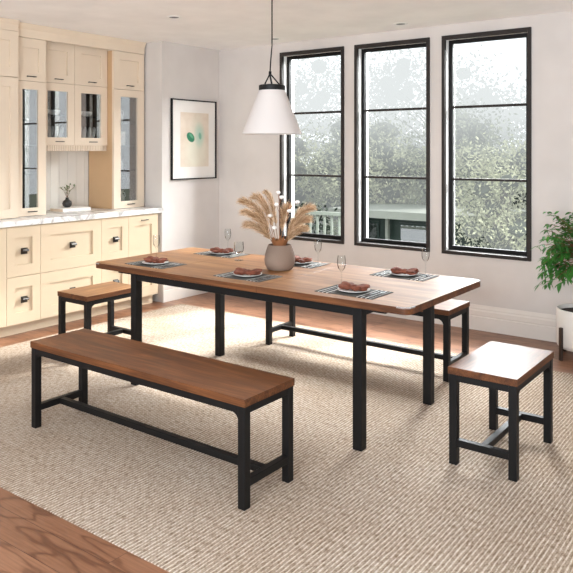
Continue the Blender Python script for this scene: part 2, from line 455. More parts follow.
# ------------------------------------------------------------------ place settings
def plate_mesh(r=.085, z=0):
    return MB().lathe([(.001,z+.003),(r*.55,z+.003),(r*.62,z+.005),(r,z+.014),(r+.001,z+.016),(r,z+.0165),(r*.6,z+.008),(.001,z+.007)], 36)
def napkin_obj(seed):
    rr_ = random.Random(seed); m_ = MB()
    for sg in (-1, 1):
        n, k = 22, 11; vs = []; fs = []
        for i in range(k+1):
            u = i/k; x = sg*(.010 + .058*u)
            wdt = .014 + .030*math.sin(PI*min(1, u*.62+.06)); hgt = .009 + .014*math.sin(PI*min(1, u*.75+.08))
            if i == k: wdt *= .55; hgt *= .5
            for j in range(n):
                q = 2*PI*j/n; fold = 1+.20*math.sin(5*q+sg*1.3+u*2)+.05*rr_.random()
                vs.append((x+.006*math.sin(3*q)*u, wdt*math.cos(q)*fold, .022+hgt*math.sin(q)*fold+.010*u))
        for i in range(k):
            for j in range(n):
                fs.append((i*n+j, i*n+(j+1) % n, (i+1)*n+(j+1) % n, (i+1)*n+j))
        fs.append(tuple(range(n))); fs.append(tuple(k*n+j for j in range(n)))
        m_.add(vs, fs)
    vs = []; fs = []; n = 16; k = 10           # wrapped middle band
    for i in range(k):
        a = 2*PI*i/k
        for j in range(n):
            q = 2*PI*j/n; r1 = .0055*(1+.15*math.sin(3*a))
            rad = .017+r1*math.cos(q)
            vs.append((.013*math.sin(q), rad*math.cos(a), .024+rad*math.sin(a)))
    for i in range(k):
        for j in range(n):
            fs.append((i*n+j, i*n+(j+1) % n, ((i+1) % k)*n+(j+1) % n, ((i+1) % k)*n+j))
    m_.add(vs, fs)
    return m_
def flat(m_):
    m_.v = [(x*1.12, y*1.1, .004+(z-.004)*.72) for x, y, z in m_.v]; return m_
def fork_mesh():
    m_ = MB(); z0, z1 = 0, .0022
    m_.prism([(-.004,-.075),(.004,-.075),(.0025,-.02),(.002,.03),(.009,.042),(.010,.052),(-.010,.052),(-.009,.042),(-.002,.03),(-.0025,-.02)], z0, z1)
    for i in range(4): m_.box(-.010+i*.0058, -.010+i*.0058+.0026, .052, .082, z0, z1)
    return m_
def knife_mesh():
    return MB().prism([(-.0045,-.08),(.0045,-.08),(.004,-.005),(.008,.01),(.009,.05),(.004,.078),(-.003,.085),(-.004,0)], 0, .0022)
def flute_mesh(h=.168, r=.023):
    return MB().lathe([(.001,.0008),(.028,.0008),(.0285,.0022),(.008,.004),(.0032,.010),(.0028,h*.46),(.006,h*.50),(r*.82,h*.60),(r,h*.72),(r*.98,h*.86),(r*.86,h),(r*.82,h),(r*.93,h*.86),(r*.95,h*.72),(r*.76,h*.61),(.001,h*.52)], 28)
def tumbler_mesh(h=.125, r=.034):
    return MB().lathe([(.001,.0008),(.030,.0008),(.030,.002),(.006,.005),(.0035,.012),(.0035,.036),(.012,.042),(r*.92,.062),(r,.085),(r*.9,h),(r*.86,h),(r*.95,.085),(r*.86,.064),(.001,.046)], 28)
protos = {}
def inst(key, name, mk, mat, loc, rz, label, cat, group, smooth=True):
    if key not in protos:
        protos[key] = mk().build(name, mat, None, smooth=smooth); o = protos[key]
    else:
        o = protos[key].copy(); COL.objects.link(o)
    o.location = loc; o.rotation_euler = (0,0,rz)
    return tag(o, label, cat, group)
# x centre, y centre, facing, glass (x,y), where
SET = [(-3.445, 3.205, 0, (-3.577,3.335), 'at the front left corner of the table'),
       (-2.675, 3.220, 0, None, 'at the front middle of the table before the vase'),
       (-1.932, 3.195, 0, (-2.054,3.268), 'at the front right of the table'),
       (-3.400, 3.800, PI, (-3.425,3.895), 'at the back left of the table'),
       (-2.705, 3.785, PI, (-2.543,3.765), 'at the back middle of the table, behind the vase'),
       (-1.945, 3.795, PI, (-1.825,3.830), 'at the back right of the table')]
for k, (x, y, rz, gl, wh) in enumerate(SET):
    inst('mat', 'placemat', lambda: MB().box(-.175,.175,-.11,.11,0,.003), M['mat'], (x,y,TOPZ), rz, 'dark striped placemat ' + wh, 'placemat', 'dark placemats', False)
    inst('plate', 'plate', plate_mesh, M['china'], (x,y,TOPZ+.003-.0025), rz, 'round white plate ' + wh, 'plate', 'white dinner plates')
    inst('napkin', 'napkin', lambda: flat(napkin_obj(3)), M['napkin'], (x+.002,y,TOPZ+.008-.001), rz+(.25 if k % 2 else -.12), 'rust napkin bow ' + wh.replace('at the ', 'on the plate at the ').replace(' of the table',''), 'napkin', 'rust napkins')
    sg = 1 if rz == 0 else -1
    inst('fork', 'fork', fork_mesh, M['steel'], (x-sg*.118,y,TOPZ+.0032), rz, 'steel fork on the placemat ' + wh, 'fork', 'forks', False)
    inst('knife', 'table_knife', knife_mesh, M['steel'], (x+sg*.112,y,TOPZ+.0032), rz, 'steel table knife on the mat ' + wh, 'knife', 'table knives', False)
    inst('spoon', 'spoon', lambda: MB().prism([(-.0035,-.08),(.0035,-.08),(.002,.03),(.009,.045),(.011,.062),(.006,.078),(0,.081),(-.006,.078),(-.011,.062),(-.009,.045),(-.002,.03)],0,.0022), M['steel'], (x+sg*.142,y,TOPZ+.0032), rz, 'steel spoon on the placemat ' + wh, 'spoon', 'spoons', False)
    if gl:
        inst('flute', 'wine_glass', flute_mesh, M['drink'], (gl[0],gl[1],TOPZ+(.0035 if (abs(gl[0]-x)<.18 and abs(gl[1]-y)<.115) else .0005)), 0, 'slender stemmed wine glass ' + wh, 'glass', 'stemmed wine glasses')
inst('goblet', 'goblet', tumbler_mesh, M['drink'], (-3.115,3.655,TOPZ+.0005), 0, 'short wide clear goblet on the table left of the vase', 'glass', None)

# ------------------------------------------------------------------ vase with pampas
VX, VY = -2.669, 3.524
V = thing('vase', 'rounded textured taupe stoneware vase in the middle of the table', 'vase', (VX, VY, TOPZ+.0005))
MB().lathe([(.001,0),(.066,0),(.080,.008),(.093,.035),(.0965,.062),(.092,.095),(.082,.130),(.074,.150),(.073,.156),(.067,.156),(.067,.148),(.076,.126),(.080,.10),(.001,.085)], 48).build('vase_body', M['vase'], V, smooth=True)
vr = V.children[0]
def cr(a, dpt=0): return (a*.803 - dpt*.596, a*.596 + dpt*.803)   # sideways / away, in room axes
def pampas(seed, a, dp, h, label, fluff=1.0):
    rr_ = random.Random(seed); m_ = MB(); N = 28
    tx, ty = cr(a, dp); P0 = Vector((tx*.08, ty*.08, .10)); P2 = Vector((tx, ty, h)); P1 = Vector((tx*.38, ty*.38, .10+(h-.10)*.92))
    pts = []
    for i in range(N+1):
        u = i/N; pts.append(P0*(1-u)**2 + P1*2*u*(1-u) + P2*u*u)
    m_.mi = 0; m_.tube(pts, [.0020*(1-.6*i/N) for i in range(N+1)], 5)
    m_.mi = 1
    for s_ in range(1500):
        u = .30+.68*rr_.random(); i = min(N-1, int(u*N)); fr = u*N-i
        b_ = pts[i].lerp(pts[i+1], fr); t = (pts[i+1]-pts[i]).normalized()
        q = rr_.uniform(0, 2*PI); o1 = t.cross(Vector((.3,.7,.2))).normalized(); o2 = t.cross(o1)
        out = o1*math.cos(q)+o2*math.sin(q)
        env = math.sin(PI*min(1, (u-.30)/.70*.78+.16))**.7
        ln = (.022+.050*rr_.random()**1.5)*(.35+env)*fluff
        dr = (t+out*rr_.uniform(.15,.75)).normalized()
        q1 = b_+dr*ln*.5; q2 = b_+(dr*.9+t*.25).normalized()*ln+Vector((0,0,-.022*rr_.random()))
        wv = dr.cross(Vector((rr_.uniform(-1,1),rr_.uniform(-1,1),.2))).normalized()*rr_.uniform(.0006,.0014)
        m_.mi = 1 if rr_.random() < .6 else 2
        m_.add([b_-wv*.5, b_+wv*.5, q1+wv, q1-wv, q2], [(0,1,2,3),(3,2,4)])
    t = m_.build('pampas_plume', [M['stem'], M['pampas'], M['pampas_dark']], None, loc=(VX,VY,TOPZ))
    tag(t, label, 'dried flower', 'pampas plumes in the vase')
PL = [(-.235,0,.430,'pampas plume whose tip reaches highest and furthest to the left'),
      (-.225,.05,.355,'pampas plume just below the highest left one'),
      (-.200,-.04,.285,'lowest pampas plume on the left side of the vase'),
      (-.085,.03,.475,'tall slim almost upright pampas plume left of the cotton stems'),
      (-.150,.02,.450,'pampas plume between the upright plume and the far-left plumes'),
      (.195,0,.385,'broad pampas plume reaching highest to the right, across the window'),
      (.170,-.05,.320,'pampas plume just below the highest right one'),
      (.150,.05,.250,'lowest pampas plume on the right side of the vase'),
      (.045,.05,.380,'short pampas plume right behind the cotton stems')]
for k, (a, dp, h_, lb) in enumerate(PL): pampas(20+k, a, dp, h_, lb, .8 if 'slim' in lb else 1.1)
def boll(m_, c, r, seed):
    # one lumpy surface with four lobes
    n, k = 20, 10; vs = []; fs = []
    for i in range(k+1):
        th = PI*i/k
        for j in range(n):
            ph = 2*PI*j/n; q = r*(1+.22*abs(math.sin(2*ph+seed))*math.sin(th)-.08)
            vs.append((c[0]+q*math.sin(th)*math.cos(ph)+1e-5*i, c[1]+q*math.sin(th)*math.sin(ph), c[2]-q*.85*math.cos(th)))
    for i in range(k):
        for j in range(n): fs.append((i*n+j, i*n+(j+1) % n, (i+1)*n+(j+1) % n, (i+1)*n+j))
    m_.add(vs, fs)
def blob(m_, c, r, seed):
    rr_ = random.Random(seed)
    for q in range(4):
        cc = Vector(c)+Vector([rr_.uniform(-.5,.5)*r for _ in range(3)])
        m_.lathe([(.001,-r*.7),(r*.45,-r*.55),(r*.7,0),(r*.45,r*.55),(.001,r*.7)], 10, cc)
def cotton(seed, a, h, tops, label):
    m_ = MB(); dx, dy = cr(a)
    pts = [Vector((dx*.02,dy*.02,.10)), Vector((dx*.12,dy*.12,h*.6)), Vector((dx*.2,dy*.2,h))]
    m_.mi = 0; m_.tube(pts, .0016, 5)
    bl = []
    for (ca, ch) in tops:
        cx, cy = cr(ca); bp = Vector((cx,cy,ch)); u = max(.1, min(1, (ch-.10)/max(.01, h-.10)))
        st_ = pts[0].lerp(pts[2], max(.05, u-.12)); m_.tube([st_, bp], .0012, 5)
        for q in range(4):
            an = q*PI/2+seed; m_.mi = 0
            m_.add([bp, bp+Vector((.012*math.cos(an),.012*math.sin(an),-.004)), bp+Vector((.017*math.cos(an+.3),.017*math.sin(an+.3),.008)), bp+Vector((.010*math.cos(an+.7),.010*math.sin(an+.7),.0))], [(0,1,2,3)])
        bl.append((bp+Vector((0,0,.006)), int(ch*1000)+seed))
    t = m_.build('cotton_stem', M['husk'], None, loc=(VX,VY,TOPZ)); tag(t, label, 'dried flower', 'cotton stems in the vase')
    for c_, sd in bl:
        m2 = MB(); boll(m2, c_, .014, sd)
        m2.build('cotton_boll', M['cotton'], t, smooth=True)['label'] = 'white cotton boll'
cotton(1, -.02, .47, [(-.01,.475),(.012,.445),(-.02,.40)], 'tall cotton stem with white bolls at the middle of the vase')
cotton(2, .30, .42, [(.11,.415),(.06,.36)], 'cotton stem with white bolls leaning right in the vase')
cotton(3, -.30, .30, [(-.10,.215),(-.035,.255),(-.06,.33)], 'low cotton stem with white bolls hanging left over the vase rim')
dl = MB()
for k in range(16):
    a = k*2*PI/16+.2; r0 = .03; x, y = r0*math.cos(a), r0*math.sin(a)
    ox, oy = math.cos(a), math.sin(a); px_, py_ = -oy*.016, ox*.016
    dl.add([(x,y,.13),(x+ox*.016+px_,y+oy*.016+py_,.172),(x+ox*.026,y+oy*.026,.192+.008*(k%3)),(x+ox*.016-px_,y+oy*.016-py_,.172)], [(0,1,2,3)])
tag(dl.build('dried_leaf_collar', M['husk'], None, loc=(VX,VY,TOPZ)), 'ring of curled brown dried leaves filling the mouth of the vase', 'dried leaves')

# ------------------------------------------------------------------ pendant lamp
PX, PY = -2.688, 3.47
P = thing('pendant_lamp', 'conical white pendant lamp with black cap hanging over the table', 'pendant lamp', (PX, PY, 1.605))
m_ = MB(); m_.lathe([(.186,0),(.080,.272),(.0775,.272),(.183,0),(.186,0)], 64); m_.build('lamp_shade', M['shade'], P, smooth=True)
MB().lathe([(.081,.270),(.082,.300),(.076,.304),(.001,.304)], 40).build('shade_cap', M['black'], P, smooth=True)
MB().lathe([(.001,.18),(.03,.19),(.035,.22),(.02,.25),(.016,.27)], 20).build('bulb', M['china'], P, smooth=True)
hx, hy = cr(1)
m_ = MB(); ax, ay = cr(-.012)
m_.tube([(hx*-.048,hy*-.048,.302),(ax,ay,.375)], .0045, 8); m_.tube([(hx*.050,hy*.050,.302),(ax,ay,.375)], .0045, 8)
m_.tube([(0,0,.302),(ax,ay,.365)], .006, 8)
m_.lathe([(.001,.366),(.009,.368),(.009,.388),(.001,.392)], 12, (ax,ay,0))
m_.build('bracket', M['black'], P, smooth=True)
MB().tube([(ax,ay,.387),(ax*.7,ay*.7,.45),(0,0,.55),(0,0,CZ-1.605-.02)], .0042, 8).build('cord', M['black'], P, smooth=True)
MB().lathe([(.001,CZ-1.605-.03),(.05,CZ-1.605-.028),(.055,CZ-1.605-.0005)], 28).build('ceiling_rose', M['black'], P, smooth=True)

# ------------------------------------------------------------------ framed picture
F = thing('framed_picture', 'framed abstract print with green oval in thin black frame on the white wall', 'picture', (XP+.001, 5.34, 1.207))
hw = .33; hh = .822; t = .012
m_ = MB(); m_.box(0,.024,-hw,-hw+t,0,hh); m_.box(0,.024,hw-t,hw,0,hh); m_.box(0,.024,-hw+t,hw-t,0,t); m_.box(0,.024,-hw+t,hw-t,hh-t,hh)
m_.build('picture_frame', M['black'], F)
MB().box(0,.010,-hw+t,hw-t,t,hh-t).build('mount', M['card'], F)
m, nt, b = base('abstract_print', (222,208,188), .8)
v = mapped(nt)
sx = nd(nt, 'ShaderNodeSeparateXYZ'); nt.links.new(v, sx.inputs[0])
def ell(cy, cz, ry, rz_, rot, soft, inner=0):
    # distance field of an ellipse in the object's YZ plane
    sub = nd(nt, 'ShaderNodeVectorMath', operation='SUBTRACT'); sub.inputs[1].default_value = (0,cy,cz); nt.links.new(v, sub.inputs[0])
    mp = nd(nt, 'ShaderNodeVectorRotate', rotation_type='X_AXIS'); mp.inputs['Angle'].default_value = rot; nt.links.new(sub.outputs[0], mp.inputs['Vector'])
    sc_ = nd(nt, 'ShaderNodeVectorMath', operation='MULTIPLY'); sc_.inputs[1].default_value = (0,1/ry,1/rz_); nt.links.new(mp.outputs[0], sc_.inputs[0])
    ln = nd(nt, 'ShaderNodeVectorMath', operation='LENGTH'); nt.links.new(sc_.outputs[0], ln.inputs[0])
    mr = nd(nt, 'ShaderNodeMapRange'); mr.inputs[1].default_value = 1-soft; mr.inputs[2].default_value = 1+soft; mr.inputs[3].default_value = 1; mr.inputs[4].default_value = 0
    nt.links.new(ln.outputs['Value'], mr.inputs[0]); return mr.outputs[0]
pb = ramp(nt, noise(nt, v, 6, 4), [(.3, (214,198,178)), (.7, (228,216,200))])
def mul(a, k):
    q = nd(nt, 'ShaderNodeMath', operation='MULTIPLY'); q.inputs[1].default_value = k; nt.links.new(a, q.inputs[0]); return q.outputs[0]
c = mixc(nt, mul(ell(.02,.27,.16,.17,0,.4), .6), pb, lin((232,232,214)))
c = mixc(nt, mul(ell(.03,.45,.09,.22,.1,.4), .5), c, lin((214,214,196)))
c = mixc(nt, mul(ell(.075,.46,.06,.10,0,.5), .7), c, lin((170,208,190)))
c = mixc(nt, ell(-.055,.435,.062,.044,.6,.08), c, lin((46,124,92)))
c = mixc(nt, mul(ell(-.045,.45,.035,.014,.7,.5), .6), c, lin((120,190,150)))
c = mixc(nt, mul(ell(.085,.45,.022,.036,-.2,.2), .8), c, lin((110,176,148)))
nt.links.new(c, b.inputs['Base Color'])
MB().box(.010,.0115,-.20,.215,.13,.69).build('print', m, F)

# ------------------------------------------------------------------ cabinets
# all run along Y, front plane faces +X. Local frame: x=0 front face plane, y from 0..width
G = .0018
def shaker(name, mat, parent, y0, y1, z0, z1, st=.062, x=0, glass=False, th=.026, stile=None):
    y0 += G; y1 -= G; z0 += G; z1 -= G; sy = stile or st
    m_ = MB()
    m_.box(x-th, x, y0, y0+sy, z0, z1); m_.box(x-th, x, y1-sy, y1, z0, z1)
    m_.box(x-th, x, y0+sy, y1-sy, z0, z0+st); m_.box(x-th, x, y0+sy, y1-sy, z1-st, z1)
    if not glass: m_.box(x-th, x-.016, y0+sy, y1-sy, z0+st, z1-st)
    d = m_.build(name, mat, parent)
    if glass: MB().box(x-.012, x-.008, y0+sy-.001, y1-sy+.001, z0+st-.001, z1-st+.001).build('glass_pane', M['cabglass'], d)
    return d
def bar_handle(parent, y, z, x=0):
    m_ = MB(); m_.box(x+.016, x+.024, y-.045, y+.045, z-.004, z+.004); m_.box(x, x+.016, y-.036, y-.028, z-.004, z+.004); m_.box(x, x+.016, y+.028, y+.036, z-.004, z+.004)
    m_.build('handle', M['gun'], parent, bevel=.001)['label'] = 'dark metal bar handle'
def cup_pull(parent, y, z, x=0):
    m_ = MB(); m_.box(x, x+.003, y-.030, y+.030, z-.026, z+.026)
    m_.prism([(x+.003,z+.020),(x+.026,z+.014),(x+.030,z+.004),(x+.028,z-.004),(x+.024,z+.004),(x+.020,z+.010),(x+.003,z+.014)], y-.027, y+.027, 'y')
    m_.build('cup_pull', M['gun'], parent, bevel=.001)['label'] = 'square dark metal cup pull'
XB = -5.16
def base_unit(y0, y1, fronts, label, grp='base cabinets'):
    t = thing('base_cabinet', label, 'cabinet', (XB, y0, 0), 0, grp)
    wd = y1-y0
    c_ = MB(); c_.box(-.60, -.0265, .0005, wd-.0005, .095, .89); c_.build('carcass', M['base'], t)
    MB().box(-.58, -.080, .0005, wd-.0005, 0, .0945).build('toe_kick', M['base'], t)
    for f in fronts:
        d = shaker(f[0], M['base'], t, 0, wd, f[1], f[2], f[4] if len(f) > 4 else .095, stile=f[5] if len(f) > 5 else None)
        if f[3] == 'cup': cup_pull(d, wd/2, (f[1]+f[2])/2)
        elif f[3] == 'bar': bar_handle(d, wd/2, f[2]-.05)
base_unit(2.70, 3.205, [('door', .098, .888, '')], 'plain cream base cabinet cut by the left edge of the photo')
base_unit(3.205, 3.515, [('drawer', .098, .483, 'cup', .09, .075), ('drawer', .483, .888, 'cup', .09, .075)], 'narrow cream two-drawer base cabinet, left of the wide drawers')
base_unit(3.515, 4.146, [('drawer', .098, .483, 'cup'), ('drawer', .483, .888, 'cup')], 'wide cream base cabinet with two deep drawers')
base_unit(4.146, 4.461, [('drawer', .098, .483, 'cup', .09, .075), ('drawer', .483, .888, 'cup', .09, .075)], 'narrow cream two-drawer base cabinet, right of the wide drawers')
base_unit(4.461, 4.835, [('door', .098, .888, 'bar', .095, .08)], 'cream base cabinet with one tall door at the right end of the run')
wt = MB().box(-5.795, -5.138, 2.70, 4.888, .8925, .938).build('worktop', M['marble'], bevel=.003)
tag(wt, 'pale veined marble worktop over the cream base cabinets', 'worktop')

XU = -5.40
def shell(parent, w_, depth, z0, z1, x=0, inner=True, th=.018):
    # open-fronted box: sides, top, bottom, back (outer cream, inner dark back)
    m_ = MB(); m_.box(x-depth, x-.0265, .0005, th, z0, z1); m_.box(x-depth, x-.0265, w_-th, w_-.0005, z0, z1)
    m_.box(x-depth, x-.0265, th, w_-th, z0, z0+th); m_.box(x-depth, x-.0265, th, w_-th, z1-th, z1)
    m_.build('carcass', M['cream'], parent)
    l = MB(); q = th+.001
    l.box(x-depth, x-depth+.008, th, w_-th, z0+th, z1-th); l.box(x-depth+.008, x-.024, th, th+.003, z0+th, z1-th); l.box(x-depth+.008, x-.024, w_-th-.003, w_-th, z0+th, z1-th)
    l.build('lining', M['inside'], parent)['label'] = 'dark brown cabinet interior'
# tall cabinet at the left
t = thing('tall_cabinet', 'cream full-height cabinet with solid doors cut by the left edge', 'cabinet', (-5.33, 2.70, .939))
w_ = .72; MB().box(-.46, -.0265, .0005, w_-.0005, 0, 1.60).build('carcass', M['cream'], t)
d = shaker('door', M['cream'], t, .22, w_, 0.002, 1.172, .075, stile=.075)
d = shaker('door', M['cream'], t, .22, w_, 1.176, 1.560, .080, stile=.075)
# display towers
SH = (1.31, 1.55, 1.775)
def tower(y0, y1, label, zs=2.100, zt=2.470):
    t = thing('display_cabinet', label, 'cabinet', (XU, y0, .939), 0, 'glass-door display towers')
    w_ = y1-y0; dep = .378
    shell(t, w_, dep, 0, zs-.939-.002)
    MB().box(-dep, -.0265, .0005, w_-.0005, zs-.939, 1.60).build('top_box', M['cream'], t)
    if w_ > .35: MB().box(-dep, -.0265, -.001, .0004, 0, 1.53).build('side_panel', M['sideshade'], t)['label'] = 'cabinet side panel, tan from painted shade'
    d = shaker('glass_door', M['cream'], t, 0, w_, .001, zs-.939, .068, glass=True, stile=(.078 if w_ < .35 else .084)); bar_handle(d, w_/2+.01, .04)
    d = shaker('door', M['cream'], t, 0, w_, zs-.939, zt-.939, .080, stile=.072); bar_handle(d, w_/2, zs-.939+.04)
    for z in SH: MB().box(-dep+.009, -.03, .0215, w_-.0215, z-.939-.004, z-.939+.004).build('shelf', M['shelfglass'], t)
TL = (3.421, 3.735); TR = (4.482, 4.888)
tower(*TL, 'slim cream display tower with glass door, left of the plate cupboards')
TR = (4.4835, 4.870)
tower(*TR, 'cream display tower with glass door beside the white wall, its left side panel exposed')
# wall cupboards with plates
XM = -5.49
ZB, ZS, ZT = 1.552, 2.115, 2.487
def wallcab(y0, y1, label):
    t = thing('wall_cabinet', label, 'cabinet', (XM, y0, ZB), 0, 'glass-door wall cupboards')
    w_ = y1-y0; dep = .30
    shell(t, w_, dep, 0, ZS-ZB-.002)
    MB().box(-dep, -.0265, .0005, w_-.0005, ZS-ZB, ZT-ZB+.06).build('top_box', M['cream'], t)
    d = shaker('glass_door', M['cream'], t, 0, w_, 0, ZS-ZB, .070, glass=True, stile=.072); bar_handle(d, w_/2+.01, .033)
    d = shaker('door', M['cream'], t, 0, w_, ZS-ZB, ZT-ZB, .075, stile=.075); bar_handle(d, w_/2, ZS-ZB+.035)
    MB().box(-dep+.009, -.03, .0215, w_-.0215, .268, .276).build('shelf', M['shelfglass'], t)
wallcab(3.737, 4.100, 'cream wall cupboard with glass door, left of the plate cupboard pair')
wallcab(4.100, 4.480, 'cream wall cupboard with glass door, right of the plate cupboard pair')
# fluted light rail
m_ = MB(); m_.box(XM-.30, XM-.022, 3.737, 4.480, 1.532, 1.5515); y = 3.739
while y < 4.465:
    m_.box(XM-.020, XM-.006, y, y+.011, 1.50, 1.5515); y += .019
m_.box(XM-.030, XM-.020, 3.737, 4.480, 1.50, 1.5515)
o = m_.build('fluted_pelmet', M['cream']); tag(o, 'fluted cream pelmet strip under the glass-door wall cupboards', 'pelmet')
# beadboard splashback
m_ = MB(); m_.box(XC, XC+.012, 3.736, 4.481, .939, 1.56); y = 3.75
while y < 4.47:
    m_.box(XC+.012, XC+.016, y, min(y+.094, 4.481), .939, 1.56); y += .098
struct(m_.build('wall_panelling', M['board']))
# cornice above all cabinets
m_ = MB()
m_.prism([(XC,2.541),(-5.352,2.541),(-5.352,2.500),(-5.334,2.500),(-5.330,2.552),(-5.310,2.586),(-5.310,CZ-.001),(XC,CZ-.001)], 2.70, 3.4195, 'y')
struct(m_.build('trim_1', M['cream']))
m_ = MB()
m_.prism([(XC,2.549),(-5.422,2.549),(-5.422,2.472),(-5.400,2.472),(-5.396,2.54),(-5.372,2.584),(-5.372,CZ-.001),(XC,CZ-.001)], 3.4215, 4.872, 'y')
struct(m_.build('trim_2', M['cream']))

# ---- crockery in the cupboards
def stand_plate(seed=0):
    m_ = MB(); r = .082
    m_.lathe([(.001,0),(r*.6,.001),(r,.010),(r,.013),(r*.6,.006),(.001,.005)], 30)
    m_.v = [(v[0], v[2]*1.0, v[1]+r) for v in m_.v]   # upright, axis along Y
    # lean
    a = .22; m_.v = [(v[0], v[1]*math.cos(a)+v[2]*math.sin(a), v[2]*math.cos(a)-v[1]*math.sin(a)+.003) for v in m_.v]
    return m_
WHC = [(3.737,'left'), (4.100,'right')]
ordn = ['leftmost','second','third','fourth']
for y0, nm_ in WHC:
    for k in range(4):
        inst('splate', 'plate', stand_plate, M['china'], (XM-.115, y0+.100+k*.052, ZB+.0195), -.4,
             '%s upright white plate in the rack of the %s wall cupboard' % (ordn[k] if k else 'leftmost', nm_), 'plate', 'upright plates in the wall cupboards')
    for k in range(2):
        inst('bowl', 'bowl', lambda: MB().lathe([(.001,0),(.025,0),(.045,.02),(.052,.05),(.049,.05),(.042,.022),(.001,.006)], 28), M['china'], (XM-.13, y0+.125+k*.115, ZB+.2765), 0,
             '%s white bowl on the glass shelf of the %s wall cupboard' % ('left' if k == 0 else 'right', nm_), 'bowl', 'white bowls in the wall cupboards')
def jug():
    m_ = MB().lathe([(.001,0),(.040,0),(.052,.03),(.050,.08),(.030,.115),(.030,.13),(.036,.145),(.033,.145),(.026,.13),(.001,.10)], 28)
    m_.tube([(0,.032,.13),(0,.062,.12),(0,.070,.09),(0,.050,.05)], .005, 8); return m_
def canister(): return MB().lathe([(.001,0),(.055,0),(.058,.01),(.058,.13),(.054,.14),(.051,.14),(.051,.02),(.001,.015)], 30)
def stackb():
    m_ = MB()
    for i in range(4): m_.lathe([(.001,i*.026),(.032,i*.026),(.058,i*.026+.034),(.055,i*.026+.034),(.03,i*.026+.006),(.001,i*.026+.006)], 28)
    return m_
def bottle(): return MB().lathe([(.001,0),(.035,0),(.038,.02),(.036,.07),(.014,.10),(.012,.14),(.016,.145),(.001,.147)], 24)
xc = XU-.17; yl = 3.53; yr = 4.70
inst('can', 'canister', canister, M['china'], (xc, yl, .9585), 0, 'white canister on the bottom of the left display tower', 'canister', 'white canisters')
inst('bot', 'bottle', bottle, M['china'], (xc, yl+.035, SH[0]+.0045), 0, 'small white bottle on the lowest glass shelf of the left display tower', 'bottle', 'white bottles')
inst('jug', 'jug', jug, M['china'], (xc, yl-.01, SH[1]+.0045), 0, 'white jug on the middle shelf of the left display tower', 'jug', 'white jugs')
inst('can', 'canister', canister, M['china'], (xc, yl, SH[2]+.0045), 0, 'white canister on the top shelf of the left display tower', 'canister', 'white canisters')
inst('jug', 'jug', jug, M['china'], (xc, yr, .9585), 0, 'white jug on the bottom of the right display tower', 'jug', 'white jugs')
inst('bot', 'bottle', bottle, M['china'], (xc, yr, SH[0]+.0045), 0, 'small white bottle on the lowest glass shelf of the right display tower', 'bottle', 'white bottles')
inst('can', 'canister', canister, M['china'], (xc, yr, SH[1]+.0045), 0, 'white canister on the middle shelf of the right display tower', 'canister', 'white canisters')
inst('jug', 'jug', jug, M['china'], (xc, yr-.02, SH[2]+.0045), 0, 'white jug on the top shelf of the right display tower', 'jug', 'white jugs')

# ---- book and little vase on the worktop
bk = thing('book', 'large flat white book lying on the marble worktop under the vase', 'book', (-5.60, 4.135, .939))
MB().box(-.10,.10,-.155,.155,0,.003).build('cover', M['card'], bk); MB().box(-.10,.10,-.155,.155,.027,.030).build('cover', M['card'], bk)
MB().box(-.095,.097,-.152,.152,.0032,.0268).build('pages', paint('book_pages', (214,196,176), .8), bk)
MB().box(.0972,.100,-.155,.155,.0032,.0268).build('spine', M['card'], bk)
lv = thing('bud_vase', 'small round black vase standing on the white book', 'vase', (-5.63, 4.12, .9695))
MB().lathe([(.001,0),(.024,0),(.040,.018),(.044,.038),(.038,.060),(.018,.074),(.014,.084),(.019,.092),(.015,.092),(.011,.084),(.001,.06)], 32).build('vase_body', M['darkvase'], lv, smooth=True)
sp = MB(); sp.mi = 0; rs = random.Random(5)
stems = []
for a, ln in ((-.9,.12),(-.35,.12),(.35,.15),(.9,.13),(.1,.14)):
    sx0, sy0 = cr(a*.6, rs.uniform(-.2,.2)); p0 = Vector((0,0,.085)); p1 = Vector((sx0*ln*.5, sy0*ln*.5, .085+ln*.6)); p2 = Vector((sx0*ln*1.1, sy0*ln*1.1, .085+ln*.85))
    sp.mi = 0; sp.tube([p0,p1,p2], .0016, 5); sp.mi = 1
    for q in range(7):
        u = .25+.12*q; b_ = p0.lerp(p1, min(1,u*2)) if u < .5 else p1.lerp(p2, min(1,u*2-1))
        dd = Vector((rs.uniform(-1,1), rs.uniform(-1,1), rs.uniform(.1,.7))).normalized(); wv = dd.cross(Vector((0,0,1))).normalized()*.008
        sp.add([b_, b_+dd*.016+wv, b_+dd*.036, b_+dd*.016-wv], [(0,1,2,3)])
tag(sp.build('leafy_sprig', [M['stem'], M['sprig']], None, loc=(-5.63,4.12,.9695)), 'little green leafy sprig in the round black vase', 'plant')

# ------------------------------------------------------------------ potted ficus
QX, QY = -1.335, 5.395
pt = thing('plant_pot', 'white cylindrical plant pot on dark wooden legs beside the right window wall', 'plant pot', (QX, QY, 0))
MB().lathe([(.001,.075),(.155,.075),(.172,.090),(.178,.12),(.178,.352),(.175,.358),(.166,.358),(.164,.34),(.164,.30)], 56).build('pot_body', M['pot'], pt, smooth=True)
MB().lathe([(.163,.330),(.08,.336),(.001,.338)], 36).build('soil', M['soil'], pt, smooth=True)
for k in range(4):
    a = math.radians(-125+90*k); cx, cy = .1895*math.cos(a), .1895*math.sin(a)
    ca, sa = math.cos(a), math.sin(a); hw_, ht_ = .011, .011
    pol = [(cx+ca*u*hw_-sa*v_*ht_, cy+sa*u*hw_+ca*v_*ht_) for u, v_ in ((-1,-1),(1,-1),(1,1),(-1,1))]
    MB().prism(pol, 0, .235).build('leg', M['legwood'], pt, bevel=.002)
fr = thing('ficus_tree', 'leafy green potted ficus with twisted bare trunks in the white pot', 'plant', (QX, QY, .338))
tk = MB(); rf = random.Random(11)
